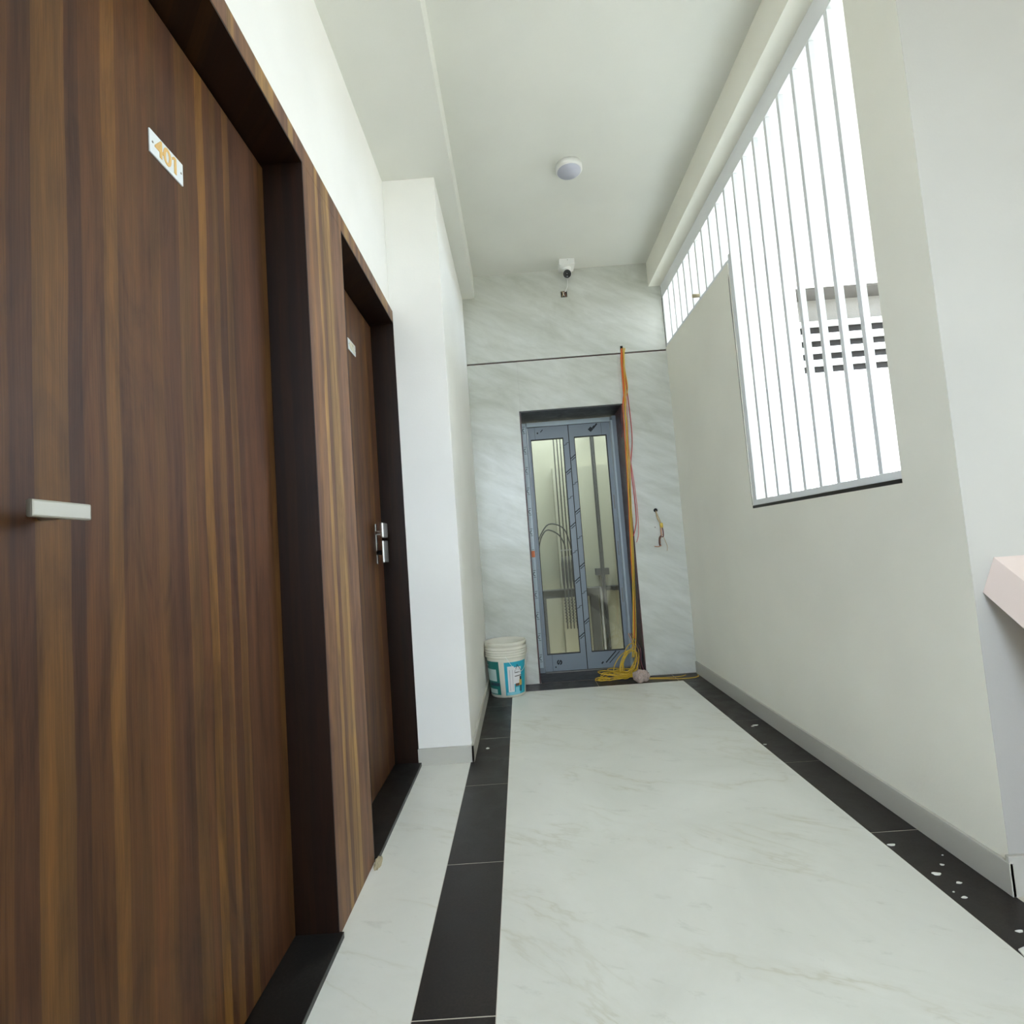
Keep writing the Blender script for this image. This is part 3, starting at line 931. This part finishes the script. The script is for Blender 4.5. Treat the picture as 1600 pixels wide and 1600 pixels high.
# ---- coil of yellow wire on the lift threshold
wc = empty('wire_coil', (.72, 4.25, 0), 'tangled coil of yellow wire on the floor at the right foot of the lift door', 'wire')
def loop(cx, cy, cz, rx, ry, tilt, r=.0036, n_=40, ph=0.0, rot=0.0, turns=1.0):
    pts = []
    for i in range(n_ + 1):
        t = ph + turns * 2 * math.pi * i / n_
        x = rx * math.cos(t)
        y = ry * math.sin(t)
        p = Vector((x, y * math.cos(tilt), y * math.sin(tilt)))
        p = Matrix.Rotation(rot, 3, 'Y') @ p
        p += Vector((cx, cy, cz))
        p.z = max(p.z, .008 + .002 * math.sin(5 * t))
        pts.append(p)
    MB().tube(pts, r, 6).build('wire_loop', 'yellow', wc)
rnd = random.Random(3)
for i in range(7):
    loop(.715 + rnd.uniform(-.05, .05), 4.225 + rnd.uniform(-.02, .03), .025 + .006 * i, .13 + rnd.uniform(-.04, .05), .045 + rnd.uniform(-.01, .03), rnd.uniform(-.1, .25), rot=rnd.uniform(-.12, .18))
for i in range(6):
    loop(.775 + rnd.uniform(-.03, .03), 4.235 + rnd.uniform(-.02, .02), .125 + rnd.uniform(-.02, .02), .045 + rnd.uniform(-.015, .02), .105 + rnd.uniform(-.02, .02), 1.25 + rnd.uniform(-.2, .2), rot=.5 + rnd.uniform(-.35, .35))
loop(.560, 4.20, .02, .055, .04, .1)
loop(.63, 4.23, .03, .10, .05, .35, rot=-.3)
for i in range(3):
    MB().tube(smooth_path([(.50 + .02 * i, 4.19, .012 + .01 * i), (.60, 4.18 - .01 * i, .03), (.70, 4.18, .02 + .01 * i), (.80, 4.20, .035)]), .0036, 6).build('wire_strand', 'yellow', wc)
tl = MB().tube(smooth_path([(.80, 4.17, .02), (.90, 4.165, .006), (1.0, 4.14, .006), (1.10, 4.11, .006), (1.20, 4.10, .006), (1.272, 4.13, .006), (1.285, 4.18, .006)]), .0034, 6).build('wire_tail', 'yellow', wc)
MB().tube(smooth_path([(.85, 4.19, .02), (.93, 4.19, .006), (1.04, 4.165, .006), (1.15, 4.17, .006), (1.2, 4.2, .006)]), .003, 6).build('wire_tail', 'yellow', wc)
for i in range(3):
    MB().tube(smooth_path([(.80 + .012 * i, 4.27, .34), (.84 + .02 * i, 4.26, .22), (.85 + .012 * i, 4.25, .12), (.84 + .03 * i, 4.24, .03)]), .004, 6).build('wire_strand', ['copper', 'brownw', 'redd'][i], wc)
# crumpled plastic resting on the coil
pb = bmesh.new()
bmesh.ops.create_icosphere(pb, subdivisions=4, radius=1)
for v in pb.verts:
    d = 1 + .22 * noise.noise(v.co * 2.0 + Vector((3, 1, 0))) + .12 * noise.noise(v.co * 6.0)
    v.co = Vector((v.co.x * .062 * d, v.co.y * .05 * d, v.co.z * .047 * d))
for f in pb.faces:
    f.smooth = False
mb = MB(); mb.bm.free(); mb.bm = pb
o = mb.build('plastic_wrap', 'wrap', None, (0, 0, 0))
o.location = (.836, 4.100, .047)
tag(o, 'crumpled ball of clear pinkish plastic wrap beside the yellow wire coil', 'plastic wrap')

# ---- loose wires poking out of the wall right of the lift
ww = empty('wall_wires', (1.12, YB, .95), 'short bunch of taped wires hanging from a hole right of the lift', 'wire')
MB().lathe([(.0001, -.001), (.016, -.0015), (.016, 0)], (1.103, YB, 1.293), 1, 18).build('hole', 'dark', ww)
Yv = YB - .015
MB().tube(smooth_path([(1.103, YB - .002, 1.288), (1.104, Yv, 1.26), (1.110, Yv, 1.225), (1.130, Yv, 1.18), (1.134, Yv, 1.15)]), .005, 8).build('wire', 'beigew', ww)
MB().tube(smooth_path([(1.106, YB - .002, 1.285), (1.112, Yv - .004, 1.25), (1.126, Yv - .004, 1.21), (1.137, Yv - .004, 1.16)]), .004, 8).build('wire', 'putty', ww)
MB().tube([(1.132, Yv, 1.188), (1.134, Yv, 1.184), (1.135, Yv, 1.155), (1.135, Yv, 1.150)], [.008, .013, .013, .008], 12).build('tape_wrap', 'tape', ww)
MB().tube(smooth_path([(1.140, Yv, 1.152), (1.144, Yv, 1.12), (1.143, Yv, 1.085), (1.132, Yv, 1.075)]), .004, 8).build('wire', 'redd', ww)
MB().tube(smooth_path([(1.130, Yv, 1.152), (1.128, Yv, 1.12), (1.126, Yv, 1.085), (1.112, Yv, 1.06), (1.113, Yv, 1.03)]), .006, 8).build('wire', 'copper', ww)
MB().tube(smooth_path([(1.126, Yv - .004, 1.085), (1.112, Yv - .004, 1.07), (1.108, Yv, 1.03), (1.112, Yv, 1.01)]), .008, 8).build('wire', 'brownw', ww)
MB().tube(smooth_path([(1.120, Yv, 1.01), (1.10, Yv, 1.003), (1.078, Yv, 1.005), (1.066, Yv, 1.007)]), .004, 8).build('wire', 'copper', ww)
MB().tube(smooth_path([(1.137, Yv, 1.10), (1.152, Yv, 1.05), (1.166, Yv, 1.0), (1.160, Yv, .965)]), .0022, 6).build('wire', 'beigew', ww)
tag(MB().lathe([(.0001, -.001), (.0035, -.001), (.0035, 0)], (1.087, YB, 1.158), 1, 12).build('nail_hole', 'dark', None), 'tiny dark drill hole left of the taped wires', 'hole')

# ---- paint bucket
bx, by = -0.165, 4.06
bk = empty('paint_bucket', (bx, by, 0), 'empty cream plastic paint bucket with teal and cyan labels in the left corner', 'bucket')
H = .392
rb, rt = .128, .150
def rr(z): return rb + (rt - rb) * min(z, .30) / .30
prof = [(.0001, .004), (rb - .008, .004), (rb - .004, .0), (rb, .004), (rr(.27), .27), (rr(.28), .28)]
for z in (.285, .303, .321, .339):
    prof += [(.150, z), (.158, z + .002), (.158, z + .006), (.151, z + .008)]
prof += [(.151, .365), (.156, .367), (.157, .388), (.154, H), (.149, H), (.147, .37), (.140, .30), (rb - .006, .012), (.0001, .010)]
MB().lathe(prof, (bx, by, 0), 2, 64).build('body', 'pail', bk)
def P(a0, a1, z0, z1, mt, name='label', par=None, e=0.0):
    q = MB()
    q.patch(bx, by, lambda z: rr(z) + .0004 + e, math.radians(a0), math.radians(a1), z0, z1)
    return q.build(name, mt, par or bk)
# angle 270 faces the camera; the bucket shows from 180 (left) to 360 (right)
lt = P(192, 248, .022, .262, 'teal', 'dark_teal_label')
tag(lt, 'dark teal label')
P(196, 238, .120, .205, 'lmint', 'print_panel', lt, .0008)
P(200, 236, .030, .062, 'lmint', 'print_panel', lt, .0008)
P(208, 246, .085, .108, 'navy', 'print_band', lt, .0008)
P(196, 206, .228, .232, 'lwhite', 'print_line', lt, .0008)
lc = P(264, 338, .018, .255, 'cyan', 'cyan_label')
tag(lc, 'cyan label with a white house panel')
P(273, 292, .040, .225, 'lwhite', 'print_panel', lc, .0008)
P(277, 281, .050, .200, 'lpink', 'print_stripe', lc, .0012)
P(286, 289, .050, .200, 'lpink', 'print_stripe', lc, .0012)
P(292, 316, .095, .215, 'lwhite', 'print_panel', lc, .0008)
P(268, 312, .020, .038, 'lcyan', 'print_band', lc, .0008)
P(296, 308, .038, .070, 'lcyan', 'print_band', lc, .0008)
# house outline: roof strokes and two lines
def stroke(a0, z0, a1, z1, wd, mt, nm='house_line'):
    b = bmesh.new()
    n_ = 6
    cols = []
    for i in range(n_ + 1):
        t = i / n_
        a = math.radians(a0 + (a1 - a0) * t)
        z = z0 + (z1 - z0) * t
        col = []
        for dz in (-wd / 2, wd / 2):
            for e in (.0012, .0022):
                R2 = rr(z) + e
                col.append(b.verts.new((bx + R2 * math.cos(a), by + R2 * math.sin(a), z + dz)))
        cols.append(col)
    for i in range(n_):
        c0, c1 = cols[i], cols[i + 1]
        for u, v in ((0, 1), (1, 3), (3, 2), (2, 0)):
            b.faces.new((c0[u], c0[v], c1[v], c1[u]))
    bmesh.ops.recalc_face_normals(b, faces=b.faces[:])
    q = MB(); q.bm.free(); q.bm = b
    q.build(nm, mt, lc)
stroke(294, .180, 303, .232, .006, 'dbrown')
stroke(303, .232, 318, .180, .006, 'dbrown')
stroke(294, .176, 317, .178, .005, 'dbrown')
stroke(294, .150, 318, .153, .005, 'dbrown')
stroke(301, .185, 302.5, .215, .008, 'dbrown')
stroke(308, .185, 309, .205, .008, 'dbrown')
# printed figure: head, shirt, box, legs
P(311, 317, .120, .145, 'dbrown', 'figure_head', lc, .0016)
P(309, 319, .080, .121, 'skinp', 'figure_shirt', lc, .0016)
P(296, 309, .078, .098, 'brown', 'figure_bench', lc, .0014)
P(312, 318, .035, .080, 'navy', 'figure_legs', lc, .0014)
# wire bail hanging down over the front
for s, a in ((0, 205), (1, 345)):
    aa = math.radians(a)
    MB().box(-.010, .010, -.006, .006, -.012, .012, .002).build('bail_ear', 'pail', bk).location = (.160 * math.cos(aa), .160 * math.sin(aa), .300)
bp = []
for i in range(21):
    t = i / 20
    a = math.radians(270 + 75 * t)
    z = .30 - .13 * math.sin(math.pi * min(t, 1)) * .9
    R2 = .158 + .004
    bp.append((bx + R2 * math.cos(a), by + R2 * math.sin(a), .300 - .0 * t if t > .97 else z))
MB().tube(bp, .0016, 6).build('bail', 'pvc', bk)

# ---- scrap of white paper at the right edge of the floor
tag(MB().prism([(1.139, 1.372), (1.175, 1.362), (1.190, 1.385), (1.168, 1.402), (1.144, 1.394)], 2, .0006, .004).build('paper_scrap', 'chip', None),
    'small white scrap on the black border tile at the right edge', 'scrap')
